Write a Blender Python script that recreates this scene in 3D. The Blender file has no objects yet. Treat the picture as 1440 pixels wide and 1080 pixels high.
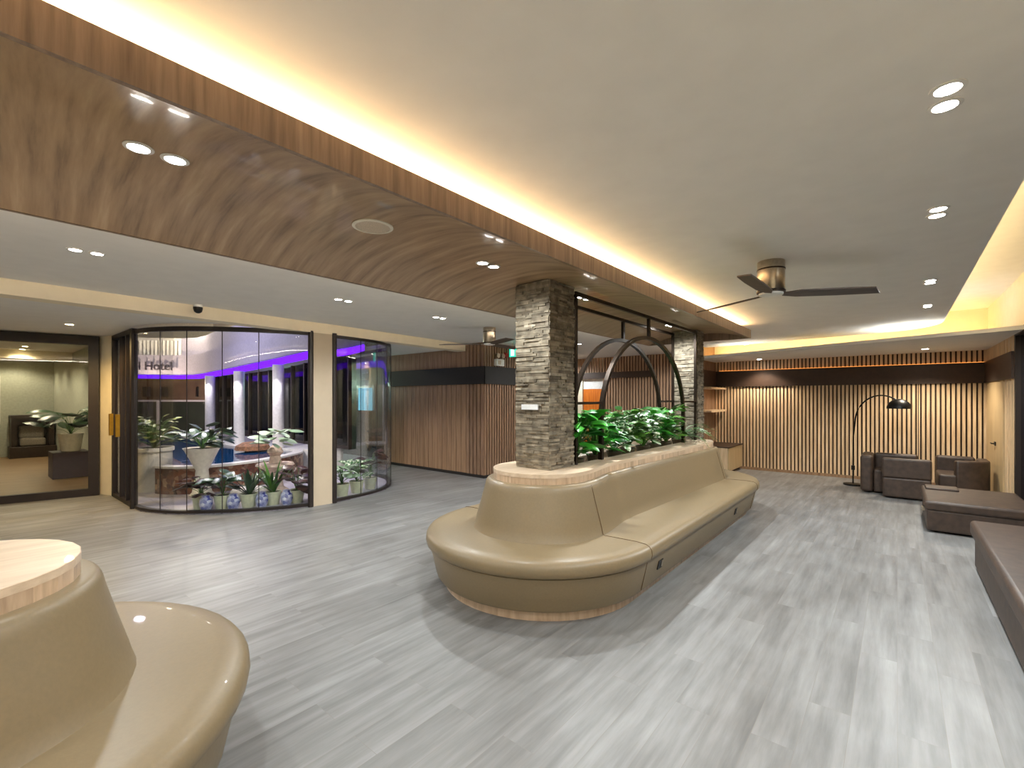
import bpy, bmesh, math, random
from mathutils import Vector, Matrix
random.seed(7)
PI = math.pi
sc = bpy.context.scene
COL = sc.collection
ORG = {}

# ------------------------------------------------------------------ mesh helper
class MB:
    def __init__(s): s.v = []; s.f = []
    def add(s, vs, fs):
        n = len(s.v); s.v += [tuple(v) for v in vs]; s.f += [tuple(i+n for i in f) for f in fs]; return s
    def box(s, x0, x1, y0, y1, z0, z1):
        return s.add([(x0,y0,z0),(x1,y0,z0),(x1,y1,z0),(x0,y1,z0),(x0,y0,z1),(x1,y0,z1),(x1,y1,z1),(x0,y1,z1)],
                     [(0,3,2,1),(4,5,6,7),(0,1,5,4),(1,2,6,5),(2,3,7,6),(3,0,4,7)])
    def bar(s, a, b, w, h=None, up=(0,0,1)):
        # rectangular bar from a to b, w across, h along 'up'
        h = h or w; a = Vector(a); b = Vector(b); d = (b-a).normalized(); u = Vector(up)
        if abs(d.dot(u)) > .95: u = Vector((1,0,0))
        r = d.cross(u).normalized(); u = r.cross(d).normalized()
        vs = []
        for p in (a, b):
            for (i, j) in ((-1,-1),(1,-1),(1,1),(-1,1)): vs.append(p + r*i*w/2 + u*j*h/2)
        return s.add(vs, [(0,1,2,3),(7,6,5,4),(0,4,5,1),(1,5,6,2),(2,6,7,3),(3,7,4,0)])
    def tube(s, pts, r, n=10, closed=False):
        pts = [Vector(p) for p in pts]; vs = []; fs = []; N = len(pts)
        rr = r if isinstance(r, (list, tuple)) else [r]*N
        for i, p in enumerate(pts):
            a = pts[max(i-1,0)] if not closed else pts[i-1]
            b = pts[min(i+1,N-1)] if not closed else pts[(i+1)%N]
            d = (b-a).normalized(); u = Vector((0,0,1))
            if abs(d.z) > .9: u = Vector((1,0,0))
            x = d.cross(u).normalized(); y = x.cross(d).normalized()
            for k in range(n):
                t = 2*PI*k/n; vs.append(p + (x*math.cos(t)+y*math.sin(t))*rr[i])
        M = N if closed else N-1
        for i in range(M):
            for k in range(n):
                fs.append((i*n+k, i*n+(k+1)%n, ((i+1)%N)*n+(k+1)%n, ((i+1)%N)*n+k))
        if not closed: fs += [tuple(range(n))[::-1], tuple((N-1)*n+k for k in range(n))]
        return s.add(vs, fs)
    def lathe(s, prof, c=(0,0), n=32, z=0):
        rings = [[(c[0]+r*math.cos(2*PI*k/n), c[1]+r*math.sin(2*PI*k/n), z+h) for k in range(n)] for r, h in prof]
        return s.loft(rings)
    def loft(s, rings, cap=True, closed=True):
        n = len(rings[0]); vs = [p for r in rings for p in r]; fs = []
        for i in range(len(rings)-1):
            for k in range(n if closed else n-1):
                fs.append((i*n+k, i*n+(k+1)%n, (i+1)*n+(k+1)%n, (i+1)*n+k))
        if cap and closed: fs += [tuple(range(n))[::-1], tuple((len(rings)-1)*n+k for k in range(n))]
        return s.add(vs, fs)
    def prism(s, poly, z0, z1):
        n = len(poly); vs = [(x,y,z0) for x,y in poly]+[(x,y,z1) for x,y in poly]
        fs = [tuple(range(n))[::-1], tuple(range(n,2*n))]+[(k,(k+1)%n,n+(k+1)%n,n+k) for k in range(n)]
        return s.add(vs, fs)
    def wall(s, pts, th, z0, z1, side=1):
        # ribbon wall along plan polyline with thickness; z0/z1 may be lists
        P = [Vector((p[0],p[1])) for p in pts]; N = len(P)
        Z0 = z0 if isinstance(z0, list) else [z0]*N; Z1 = z1 if isinstance(z1, list) else [z1]*N
        rings = []
        for i, p in enumerate(P):
            d = (P[min(i+1,N-1)]-P[max(i-1,0)]).normalized(); nn = Vector((-d.y,d.x))*side
            q = p+nn*th
            rings.append([(p.x,p.y,Z0[i]),(q.x,q.y,Z0[i]),(q.x,q.y,Z1[i]),(p.x,p.y,Z1[i])])
        return s.loft(rings)

def link_mesh(name, mb, mat, o=(0,0,0), smooth=None, bevel=0, seg=2):
    me = bpy.data.meshes.new(name)
    me.from_pydata([(v[0]-o[0], v[1]-o[1], v[2]-o[2]) for v in mb.v], [], mb.f)
    bm = bmesh.new(); bm.from_mesh(me); bmesh.ops.recalc_face_normals(bm, faces=bm.faces); bm.to_mesh(me); bm.free()
    if mat: me.materials.append(mat)
    if smooth is not None:
        for p in me.polygons: p.use_smooth = True
        me.set_sharp_from_angle(angle=math.radians(smooth))
    ob = bpy.data.objects.new(name, me); COL.objects.link(ob)
    if bevel:
        m = ob.modifiers.new('bevel', 'BEVEL'); m.width = bevel; m.segments = seg; m.limit_method = 'ANGLE'
        m.angle_limit = math.radians(50); m.harden_normals = False
        for p in me.polygons: p.use_smooth = True
        me.set_sharp_from_angle(angle=math.radians(60))
    return ob
def tag(o, label=None, cat=None, group=None, kind=None):
    if label: o['label'] = label
    if cat: o['category'] = cat
    if group: o['group'] = group
    if kind: o['kind'] = kind
    return o
def empty(name, loc, label=None, cat=None, group=None, kind=None, rz=0):
    o = bpy.data.objects.new(name, None); COL.objects.link(o); o.location = loc; o.rotation_euler.z = rz
    o.empty_display_size = .1; ORG[o.name] = tuple(loc)
    return tag(o, label, cat, group, kind)
def part(name, mb, mat, root, smooth=None, bevel=0, local=False, seg=2, label=None):
    o = (0,0,0) if local else ORG.get(root.name, (0,0,0))
    ob = link_mesh(name, mb, mat, o, smooth, bevel, seg); ob.parent = root; ORG[ob.name] = o
    if label: ob['label'] = label
    return ob
def single(name, mb, mat, loc, label=None, cat=None, group=None, kind=None, smooth=None, bevel=0):
    ob = link_mesh(name, mb, mat, loc, smooth, bevel); ob.location = loc; ORG[ob.name] = tuple(loc)
    return tag(ob, label, cat, group, kind)
def struct(name, mb, mat, label=None, cat=None, smooth=None, bevel=0):
    return single(name, mb, mat, (0,0,0), label, cat, None, 'structure', smooth, bevel)
def copy_tree(o, loc, label=None, group=None, rz=None):
    c = o.copy(); COL.objects.link(c); c.location = loc; ORG[c.name] = tuple(loc)
    if rz is not None: c.rotation_euler.z = rz
    if label: c['label'] = label
    if group: c['group'] = group
    for ch in list(o.children):
        d = ch.copy(); COL.objects.link(d); d.parent = c
        for g in list(ch.children):
            e = g.copy(); COL.objects.link(e); e.parent = d
    return c

# ------------------------------------------------------------------ materials
def lin(c): return tuple(((x/255)/12.92 if x/255 <= .04045 else ((x/255+.055)/1.055)**2.4) for x in c)+(1,)
def base(name):
    m = bpy.data.materials.new(name); m.use_nodes = True; nt = m.node_tree
    return m, nt, nt.nodes['Principled BSDF']
def N(nt, t, **k):
    n = nt.nodes.new(t)
    for a, b in k.items(): setattr(n, a, b)
    return n
def ramp(nt, fac, stops):
    r = N(nt, 'ShaderNodeValToRGB'); e = r.color_ramp.elements
    while len(e) < len(stops): e.new(.5)
    for q, (p, c) in zip(e, stops): q.position = p; q.color = lin(c)
    nt.links.new(fac, r.inputs[0]); return r.outputs[0]
def plain(name, c, rough=.5, metal=0, noise=0, nscale=20, bump=0, coat=0, spec=.5):
    m, nt, b = base(name)
    b.inputs['Base Color'].default_value = lin(c); b.inputs['Roughness'].default_value = rough
    b.inputs['Metallic'].default_value = metal; b.inputs['Coat Weight'].default_value = coat
    b.inputs['Specular IOR Level'].default_value = spec
    tc = N(nt, 'ShaderNodeTexCoord')
    nz = N(nt, 'ShaderNodeTexNoise'); nz.inputs['Scale'].default_value = nscale; nz.inputs['Detail'].default_value = 4
    nt.links.new(tc.outputs['Object'], nz.inputs['Vector'])
    d = noise or .04
    lo = tuple(x*(1-d) for x in c); hi = tuple(min(255, x*(1+d)) for x in c)
    nt.links.new(ramp(nt, nz.outputs['Fac'], [(.3, lo), (.7, hi)]), b.inputs['Base Color'])
    if bump:
        bp = N(nt, 'ShaderNodeBump'); bp.inputs['Strength'].default_value = bump; bp.inputs['Distance'].default_value = .004
        nt.links.new(nz.outputs['Fac'], bp.inputs['Height']); nt.links.new(bp.outputs[0], b.inputs['Normal'])
    return m
def wood(name, cols, axis='Z', scale=1, rough=.5, island=0, stretch=18, coat=0):
    m, nt, b = base(name); b.inputs['Roughness'].default_value = rough; b.inputs['Coat Weight'].default_value = coat
    tc = N(nt, 'ShaderNodeTexCoord'); mp = N(nt, 'ShaderNodeMapping')
    s = [stretch*scale]*3; s['XYZ'.index(axis)] = 1.0*scale; mp.inputs['Scale'].default_value = s
    geo = N(nt, 'ShaderNodeNewGeometry')
    va = N(nt, 'ShaderNodeVectorMath', operation='MULTIPLY_ADD')
    va.inputs[1].default_value = (1,1,1)
    cx = N(nt, 'ShaderNodeCombineXYZ'); mu = N(nt, 'ShaderNodeMath', operation='MULTIPLY'); mu.inputs[1].default_value = 7*island
    nt.links.new(geo.outputs['Random Per Island'], mu.inputs[0])
    for k in range(3): nt.links.new(mu.outputs[0], cx.inputs[k])
    nt.links.new(tc.outputs['Object'], va.inputs[0]); nt.links.new(cx.outputs[0], va.inputs[2])
    nt.links.new(va.outputs[0], mp.inputs['Vector'])
    nz = N(nt, 'ShaderNodeTexNoise'); nz.inputs['Scale'].default_value = 1.6; nz.inputs['Detail'].default_value = 6; nz.inputs['Roughness'].default_value = .6
    nt.links.new(mp.outputs[0], nz.inputs['Vector'])
    col = ramp(nt, nz.outputs['Fac'], [(.28, cols[0]), (.5, cols[1]), (.72, cols[2])])
    if island:
        hsv = N(nt, 'ShaderNodeHueSaturation'); ma = N(nt, 'ShaderNodeMapRange')
        ma.inputs['To Min'].default_value = 1-.16*island; ma.inputs['To Max'].default_value = 1+.14*island
        nt.links.new(geo.outputs['Random Per Island'], ma.inputs[0]); nt.links.new(ma.outputs[0], hsv.inputs['Value'])
        nt.links.new(col, hsv.inputs['Color']); col = hsv.outputs[0]
    nt.links.new(col, b.inputs['Base Color'])
    return m
def emit(name, c, s):
    m = bpy.data.materials.new(name); m.use_nodes = True; nt = m.node_tree; nt.nodes.clear()
    e = N(nt, 'ShaderNodeEmission'); e.inputs[0].default_value = lin(c); e.inputs[1].default_value = s
    o = N(nt, 'ShaderNodeOutputMaterial'); nt.links.new(e.outputs[0], o.inputs[0]); return m
def glass(name, tint, refl=1.0):
    m = bpy.data.materials.new(name); m.use_nodes = True; nt = m.node_tree; nt.nodes.clear()
    t = N(nt, 'ShaderNodeBsdfTransparent'); t.inputs[0].default_value = lin(tint)
    g = N(nt, 'ShaderNodeBsdfGlossy'); g.inputs['Roughness'].default_value = .01
    fr = N(nt, 'ShaderNodeFresnel'); fr.inputs[0].default_value = 1.45
    mu = N(nt, 'ShaderNodeMath', operation='MULTIPLY'); mu.inputs[1].default_value = refl
    mx = N(nt, 'ShaderNodeMixShader'); o = N(nt, 'ShaderNodeOutputMaterial')
    nt.links.new(fr.outputs[0], mu.inputs[0]); nt.links.new(mu.outputs[0], mx.inputs[0])
    nt.links.new(t.outputs[0], mx.inputs[1]); nt.links.new(g.outputs[0], mx.inputs[2]); nt.links.new(mx.outputs[0], o.inputs[0])
    return m

def floor_mat():
    m, nt, b = base('vinyl_plank_floor'); b.inputs['Roughness'].default_value = .46
    tc = N(nt, 'ShaderNodeTexCoord'); mp = N(nt, 'ShaderNodeMapping'); mp.inputs['Rotation'].default_value = (0,0,PI/2)
    nt.links.new(tc.outputs['Object'], mp.inputs[0])
    br = N(nt, 'ShaderNodeTexBrick', offset=.37, squash=1); br.inputs['Scale'].default_value = 1
    br.inputs['Brick Width'].default_value = 1.22; br.inputs['Row Height'].default_value = .18
    br.inputs['Mortar Size'].default_value = .0012; br.inputs['Mortar Smooth'].default_value = .3; br.inputs['Bias'].default_value = 0
    br.inputs['Color1'].default_value = (0,0,0,1); br.inputs['Color2'].default_value = (1,1,1,1); br.inputs['Mortar'].default_value = (.5,.5,.5,1)
    nt.links.new(mp.outputs[0], br.inputs['Vector'])
    m2 = N(nt, 'ShaderNodeMapping'); m2.inputs['Scale'].default_value = (10, .8, 1)
    off = N(nt, 'ShaderNodeVectorMath', operation='MULTIPLY_ADD'); off.inputs[1].default_value = (9,9,9)
    nt.links.new(br.outputs['Color'], off.inputs[0]); nt.links.new(tc.outputs['Object'], m2.inputs[0]); nt.links.new(m2.outputs[0], off.inputs[2])
    nz = N(nt, 'ShaderNodeTexNoise'); nz.inputs['Scale'].default_value = 1.3; nz.inputs['Detail'].default_value = 7; nz.inputs['Roughness'].default_value = .62
    nt.links.new(off.outputs[0], nz.inputs['Vector'])
    n2 = N(nt, 'ShaderNodeTexNoise'); n2.inputs['Scale'].default_value = 1.7; n2.inputs['Detail'].default_value = 3
    nt.links.new(tc.outputs['Object'], n2.inputs['Vector'])
    c1 = ramp(nt, nz.outputs['Fac'], [(.25, (104,103,102)), (.5, (132,132,131)), (.75, (155,155,155))])
    mx = N(nt, 'ShaderNodeMix', data_type='RGBA', blend_type='MULTIPLY'); mx.inputs['Factor'].default_value = 1
    c2 = ramp(nt, br.outputs['Color'], [(0, (238,237,236)), (1, (255,255,255))])
    nt.links.new(c1, mx.inputs['A']); nt.links.new(c2, mx.inputs['B'])
    m3 = N(nt, 'ShaderNodeMix', data_type='RGBA', blend_type='MULTIPLY'); m3.inputs['Factor'].default_value = 1
    c3 = ramp(nt, n2.outputs['Fac'], [(.3, (226,224,222)), (.7, (255,255,255))])
    nt.links.new(mx.outputs['Result'], m3.inputs['A']); nt.links.new(c3, m3.inputs['B'])
    m4 = N(nt, 'ShaderNodeMix', data_type='RGBA'); m4.inputs['B'].default_value = lin((120,115,110))
    nt.links.new(br.outputs['Fac'], m4.inputs['Factor']); nt.links.new(m3.outputs['Result'], m4.inputs['A'])
    nt.links.new(m4.outputs['Result'], b.inputs['Base Color'])
    return m
def soffit_mat():
    m, nt, b = base('walnut_laminate'); b.inputs['Roughness'].default_value = .4; b.inputs['Coat Weight'].default_value = .3; b.inputs['Coat Roughness'].default_value = .08
    tc = N(nt, 'ShaderNodeTexCoord'); sp = N(nt, 'ShaderNodeSeparateXYZ'); nt.links.new(tc.outputs['Object'], sp.inputs[0])
    t = N(nt, 'ShaderNodeMapRange'); t.inputs['From Min'].default_value = -3.27; t.inputs['From Max'].default_value = -1.71; t.clamp = False
    nt.links.new(sp.outputs['X'], t.inputs[0])
    pw = N(nt, 'ShaderNodeMath', operation='POWER'); pw.inputs[1].default_value = 1; nt.links.new(t.outputs[0], pw.inputs[0])
    q = N(nt, 'ShaderNodeMath', operation='MULTIPLY_ADD'); q.inputs[1].default_value = .12; nt.links.new(pw.outputs[0], q.inputs[0]); nt.links.new(sp.outputs['Y'], q.inputs[2])
    q2 = N(nt, 'ShaderNodeMath', operation='MULTIPLY'); q2.inputs[1].default_value = 11; nt.links.new(q.outputs[0], q2.inputs[0])
    cx = N(nt, 'ShaderNodeCombineXYZ'); nt.links.new(q2.outputs[0], cx.inputs[1])
    x2 = N(nt, 'ShaderNodeMath', operation='MULTIPLY'); x2.inputs[1].default_value = .9; nt.links.new(sp.outputs['X'], x2.inputs[0]); nt.links.new(x2.outputs[0], cx.inputs[0])
    nz = N(nt, 'ShaderNodeTexNoise'); nz.inputs['Scale'].default_value = 1.5; nz.inputs['Detail'].default_value = 7; nz.inputs['Roughness'].default_value = .6
    nt.links.new(cx.outputs[0], nz.inputs['Vector'])
    c = ramp(nt, nz.outputs['Fac'], [(.28, (112,88,66)), (.46, (160,132,102)), (.58, (174,146,114)), (.74, (194,168,136))])
    nt.links.new(c, b.inputs['Base Color'])
    return m
def stone_mat():
    m, nt, b = base('ledgestone'); b.inputs['Roughness'].default_value = .75
    geo = N(nt, 'ShaderNodeNewGeometry'); tc = N(nt, 'ShaderNodeTexCoord')
    nz = N(nt, 'ShaderNodeTexNoise'); nz.inputs['Scale'].default_value = 14; nz.inputs['Detail'].default_value = 6
    nt.links.new(tc.outputs['Object'], nz.inputs['Vector'])
    c = ramp(nt, geo.outputs['Random Per Island'], [(0, (110,98,80)), (.3, (146,133,112)), (.6, (166,154,132)), (.85, (132,122,104)), (1, (186,174,152))])
    mx = N(nt, 'ShaderNodeMix', data_type='RGBA', blend_type='MULTIPLY'); mx.inputs['Factor'].default_value = .9
    c2 = ramp(nt, nz.outputs['Fac'], [(.3, (150,145,140)), (.65, (255,255,255))])
    nt.links.new(c, mx.inputs['A']); nt.links.new(c2, mx.inputs['B']); nt.links.new(mx.outputs['Result'], b.inputs['Base Color'])
    bp = N(nt, 'ShaderNodeBump'); bp.inputs['Strength'].default_value = .6; bp.inputs['Distance'].default_value = .008
    nt.links.new(nz.outputs['Fac'], bp.inputs['Height']); nt.links.new(bp.outputs[0], b.inputs['Normal'])
    return m
def mosaic_mat(name, cols, scale):
    m, nt, b = base(name); b.inputs['Roughness'].default_value = .3
    tc = N(nt, 'ShaderNodeTexCoord'); vo = N(nt, 'ShaderNodeTexVoronoi'); vo.inputs['Scale'].default_value = scale
    nt.links.new(tc.outputs['Object'], vo.inputs['Vector'])
    sp = N(nt, 'ShaderNodeSeparateColor'); nt.links.new(vo.outputs['Color'], sp.inputs[0])
    nt.links.new(ramp(nt, sp.outputs[0], [(i/(len(cols)-1), c) for i, c in enumerate(cols)]), b.inputs['Base Color'])
    return m
def tile_mat(name, c, mortar, w):
    m, nt, b = base(name); b.inputs['Roughness'].default_value = .35
    tc = N(nt, 'ShaderNodeTexCoord'); br = N(nt, 'ShaderNodeTexBrick', offset=0)
    br.inputs['Scale'].default_value = 1; br.inputs['Brick Width'].default_value = w; br.inputs['Row Height'].default_value = w; br.inputs['Mortar Size'].default_value = .006
    br.inputs['Color1'].default_value = lin(c); br.inputs['Color2'].default_value = lin(tuple(x*.93 for x in c)); br.inputs['Mortar'].default_value = lin(mortar)
    nt.links.new(tc.outputs['Object'], br.inputs['Vector']); nt.links.new(br.outputs['Color'], b.inputs['Base Color'])
    return m
def leaf_mat(name, dark, light, rough=.35, var=(0,0,0)):
    m, nt, b = base(name); b.inputs['Roughness'].default_value = rough
    geo = N(nt, 'ShaderNodeNewGeometry'); tc = N(nt, 'ShaderNodeTexCoord')
    nz = N(nt, 'ShaderNodeTexNoise'); nz.inputs['Scale'].default_value = 26; nz.inputs['Detail'].default_value = 3
    nt.links.new(tc.outputs['Object'], nz.inputs['Vector'])
    c = ramp(nt, geo.outputs['Random Per Island'], [(0, dark), (1, light)])
    if any(var):
        mx = N(nt, 'ShaderNodeMix', data_type='RGBA'); mx.inputs['B'].default_value = lin(var)
        r = N(nt, 'ShaderNodeMapRange'); r.inputs['From Min'].default_value = .5; r.inputs['From Max'].default_value = .58
        nt.links.new(nz.outputs['Fac'], r.inputs[0]); nt.links.new(r.outputs[0], mx.inputs['Factor']); nt.links.new(c, mx.inputs['A']); c = mx.outputs['Result']
    nt.links.new(c, b.inputs['Base Color'])
    b.inputs['Subsurface Weight'].default_value = 0
    return m

M = dict(
    floor=floor_mat(), soffit=soffit_mat(), stone=stone_mat(),
    fascia=wood('walnut_fascia', [(104,84,68),(132,110,92),(152,130,110)], 'Z', 1.2, .4, coat=.2),
    white=plain('white_plaster', (228,226,222), .7, noise=.012, nscale=6),
    pier=plain('warm_cream_plaster', (194,179,155), .65, noise=.015, nscale=6),
    slatblock=wood('dark_walnut_slat', [(104,78,58),(136,106,82),(158,126,100)], 'Z', 1.5, .5, island=.6),
    darkband=plain('near_black_band', (24,17,12), .65, noise=.08),
    cream=plain('cream_plaster', (232,220,194), .65, noise=.015, nscale=6),
    slat=wood('oak_slat', [(192,160,122),(222,192,152),(236,212,176)], 'Z', 1.5, .45, island=.6, coat=.1),
    slatdark=wood('walnut_slat', [(132,102,78),(166,132,104),(188,154,124)], 'Z', 1.5, .5, island=.6),
    board=wood('walnut_board', [(120,92,66),(150,118,88),(166,134,102)], 'Z', 1.0, .5, island=.4),
    backing=plain('slat_backing', (58,38,24), .7, noise=.1),
    band=plain('dark_brown_band', (56,37,24), .5, noise=.08),
    ledge=wood('maple_ledge', [(176,148,120),(204,176,146),(222,198,170)], 'Z', 1.6, .35, island=.9, stretch=8, coat=.2),
    leather=plain('tan_leather', (131,114,86), .42, noise=.018, nscale=60, bump=.12, coat=.06),
    seam=plain('leather_seam', (104,80,52), .6),
    brown=plain('brown_leather', (64,50,41), .5, noise=.16, nscale=14, bump=.2),
    bronze=plain('bronze_metal', (46,36,28), .38, metal=.7, noise=.08),
    black=plain('black_metal', (20,18,17), .4, metal=.3),
    frame=plain('dark_frame', (36,26,22), .45, noise=.06),
    nickel=plain('brushed_nickel', (176,166,150), .28, metal=1, noise=.05, nscale=40),
    blade=wood('dark_blade', [(58,48,42),(78,66,58),(92,80,70)], 'X', 2, .5),
    grille=plain('speaker_grille', (196,182,164), .8, noise=.15, nscale=300),
    gold=plain('brass_handle', (206,160,60), .3, metal=.8),
    trim=plain('grey_trim', (222,220,216), .5),
    whitepl=plain('white_plastic', (226,226,224), .4),
    doorbeige=wood('beige_door', [(176,150,108),(192,166,124),(204,180,138)], 'Z', .8, .45),
    orange=wood('orange_door', [(190,96,26),(214,118,38),(228,136,52)], 'Z', 1.0, .4),
    glass=glass('clear_glass', (250,252,251), .45), dglass=glass('dark_glass', (150,170,160), 1.0),
    soil=plain('potting_soil', (46,34,26), .9, noise=.3, nscale=60),
    pot=plain('pale_green_pot', (206,208,178), .45), potd=plain('olive_pot', (74,66,44), .6), potw=plain('white_pot', (226,220,206), .4),
    bluepot=mosaic_mat('blue_patterned_ceramic', [(60,66,150),(210,212,232),(96,104,178),(226,226,240)], 26),
    mosaic=mosaic_mat('brown_mosaic', [(52,24,20),(132,84,60),(84,36,38),(176,146,118)], 15),
    pooltile=plain('pool_rim', (224,220,216), .3), tile=tile_mat('lilac_tile', (188,182,196), (150,146,158), .4),
    lilac=plain('pale_wall', (190,184,204), .6), tower=plain('balcony_cream', (226,212,184), .6),
    dbrown=plain('brown_wall', (116,92,70), .6, noise=.1, nscale=3), dgreen=plain('dark_green_wall', (40,48,36), .6, noise=.2, nscale=4),
    sign=plain('sign_letter', (44,40,62), .5), greywall=plain('grey_green_wall', (176,178,160), .6),
    rock=plain('brown_rock', (120,84,60), .8, noise=.3, nscale=20, bump=.5), statue=plain('pink_stone', (206,180,166), .6, noise=.12, nscale=15),
    purplecube=plain('plum_plinth', (74,62,78), .5), darkwood=plain('dark_console', (50,36,26), .45, noise=.15),
    greycush=plain('grey_cushion', (150,140,126), .8, noise=.1, nscale=40),
    red=plain('red_plastic', (150,24,24), .4), blackgl=plain('black_window', (16,14,20), .08),
    leafg=leaf_mat('glossy_green_leaf', (18,92,22), (70,168,48)), leafd=leaf_mat('dark_leaf', (20,40,26), (52,84,50)),
    leafv=leaf_mat('variegated_leaf', (34,84,38), (92,146,78), .35, (224,232,208)),
    leafm=leaf_mat('mid_green_leaf', (30,78,30), (92,140,52)), leafr=leaf_mat('purple_leaf', (38,22,24), (82,52,44)),
    leafp=leaf_mat('pale_leaf', (120,150,112), (196,214,190)), leafy=leaf_mat('bush_leaf', (60,70,30), (130,140,70)),
    fern=leaf_mat('fern_leaf', (52,84,56), (104,136,96)),
    lamp=emit('downlight_lens', (255,250,240), 40), lampw=emit('warm_downlight_lens', (255,226,160), 30),
    led=emit('warm_led', (255,196,104), 1), purple=emit('purple_led', (104,30,255), 1.0), exitg=emit('exit_green', (60,225,190), .55), exitw=emit('exit_white', (225,255,248), .7),
    winlit=emit('lit_window', (120,190,215), .9),
)
def ledmat(name, c, s): return emit(name, c, s)
def water_mat():
    m, nt, b = base('pool_water'); b.inputs['Base Color'].default_value = lin((14,56,96)); b.inputs['Roughness'].default_value = .06
    tc = N(nt, 'ShaderNodeTexCoord'); nz = N(nt, 'ShaderNodeTexNoise'); nz.inputs['Scale'].default_value = 2.5
    nt.links.new(tc.outputs['Object'], nz.inputs['Vector'])
    bp = N(nt, 'ShaderNodeBump'); bp.inputs['Strength'].default_value = .15; bp.inputs['Distance'].default_value = .03
    nt.links.new(nz.outputs['Fac'], bp.inputs['Height']); nt.links.new(bp.outputs[0], b.inputs['Normal'])
    return m
M['water'] = water_mat()

# ------------------------------------------------------------------ room shell
BY = 11.47      # slatted back wall plane
RX = 1.21       # right wall plane
ZC, ZL, ZU = 2.70, 2.72, 3.17
curveL = [(-8.54,1.69),(-8.25,1.71),(-7.94,1.81),(-7.6,2.0),(-7.27,2.31),(-6.98,2.67),(-6.76,3.05),(-6.65,3.38)]
curveR = [(-6.63,3.74),(-6.66,4.13),(-6.73,4.5),(-6.88,4.83),(-7.14,5.13),(-7.5,5.38),(-8.0,5.55),(-9.8,5.7)]
def fine(c, k=4):
    out = []; n = len(c)
    for i in range(n-1):
        p0, p1, p2, p3 = c[max(i-1,0)], c[i], c[i+1], c[min(i+2,n-1)]
        for j in range(k):
            t = j/k; out.append(tuple(.5*(2*p1[a]+(p2[a]-p0[a])*t+(2*p0[a]-5*p1[a]+4*p2[a]-p3[a])*t*t+(3*p1[a]-p0[a]-3*p2[a]+p3[a])*t**3) for a in (0,1)))
    return out+[c[-1]]
FL, FR = fine(curveL), fine(curveR)

struct('floor', MB().box(-23.5, 1.4, -5.2, 13.2, -.1, 0), M['floor'])
# main ceiling: a dropped plane with a rounded far corner and an open cove round it
poly = [(-2.5,-5),(.46,-5),(.51,9.05)]
for k in range(1, 9):
    t = PI/2*k/8; poly.append((.51-.9+.9*math.cos(t), 9.05+.98*math.sin(t)))
poly += [(-3.2,10.5),(-3.2,7.7),(-2.5,7.7)]
struct('ceiling', MB().prism(poly, ZC, ZC+.05), M['white'])
struct('ceiling', MB().box(-3.6, 1.4, -5.2, 11.7, ZU, ZU+.08), M['white'])
struct('ceiling', MB().prism([(-6.1,-5),(-2.5,-5),(-2.5,7.7),(-3.2,7.7),(-3.2,9.95),(-3.45,9.95),(-3.45,11.47),(-9.7,11.47),(-9.7,10.0),(-6.36,10.0),(-6.36,6.8),(-6.9,6.8),(-6.66,3.72)], ZL, ZL+.06), M['white'])
# ceiling behind the cream beam, round the curved glass
low = [(-6.05,-5),(-6.66,3.4)] + [(x-.03*0, y) for x, y in FL[::-1]] + [(-9.91,1.73),(-10.24,1.58),(-10.5,.48),(-11.8,-5)]
struct('ceiling', MB().prism(low, 2.63, 2.69), M['white'])
lowr = [(-6.66,3.75)] + FR[1:] + [(-9.8,6.86),(-6.9,6.86),(-6.93,6.78)]
struct('ceiling', MB().prism(lowr, 2.63, 2.69), M['white'])
# cream ceiling beam
tb = struct('trim_1', MB().prism([(-6.05,-5),(-6.62,3.4),(-6.62,3.72),(-6.87,6.78),(-7.1,6.78),(-6.85,3.72),(-6.85,3.4),(-6.28,-5)], 2.57, 2.722), M['cream'])
# cream pier between the two curved glass walls
struct('wall_pier', MB().prism([(-6.64,3.385),(-6.62,3.735),(-6.90,3.80),(-6.92,3.58)], 0, 2.57), M['pier'])

# walnut soffit beam with its lit trough
bm_ = empty('trim_2', (0,0,0), kind='structure')
bc, bw = -2.49, .78
vs = [(bc+bw*u, 2.5+.125*(1-abs(u)**2.6)) for u in [-1+k/16 for k in range(33)]]
part('soffit', MB().loft([[(x,y,z) for x,z in vs]+[(x,y,z+.02) for x,z in vs[::-1]] for y in (-5,7.63)]), M['soffit'], bm_, smooth=40)
part('fascia', MB().box(-1.712, -1.69, -5, 7.63, 2.498, 2.622), M['fascia'], bm_)
part('end_board', MB().box(-3.29, -1.69, 7.63, 7.65, 2.498, 2.622), M['fascia'], bm_)
part('side_board', MB().box(-3.29, -3.268, -5, 7.63, 2.498, 2.615), M['fascia'], bm_)
part('led_or_fill_strip', MB().box(-1.84, -1.79, -5, 7.55, 2.60, 2.655), ledmat('led_beam', (255,208,148), 13), bm_)
part('led_or_fill_strip', MB().box(-3.22, -3.18, -5, 7.55, 2.60, 2.64), ledmat('beam_left_fill', (255,240,222), 26), bm_)  # strip added to brighten the left ceiling, hidden behind the side board

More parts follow.
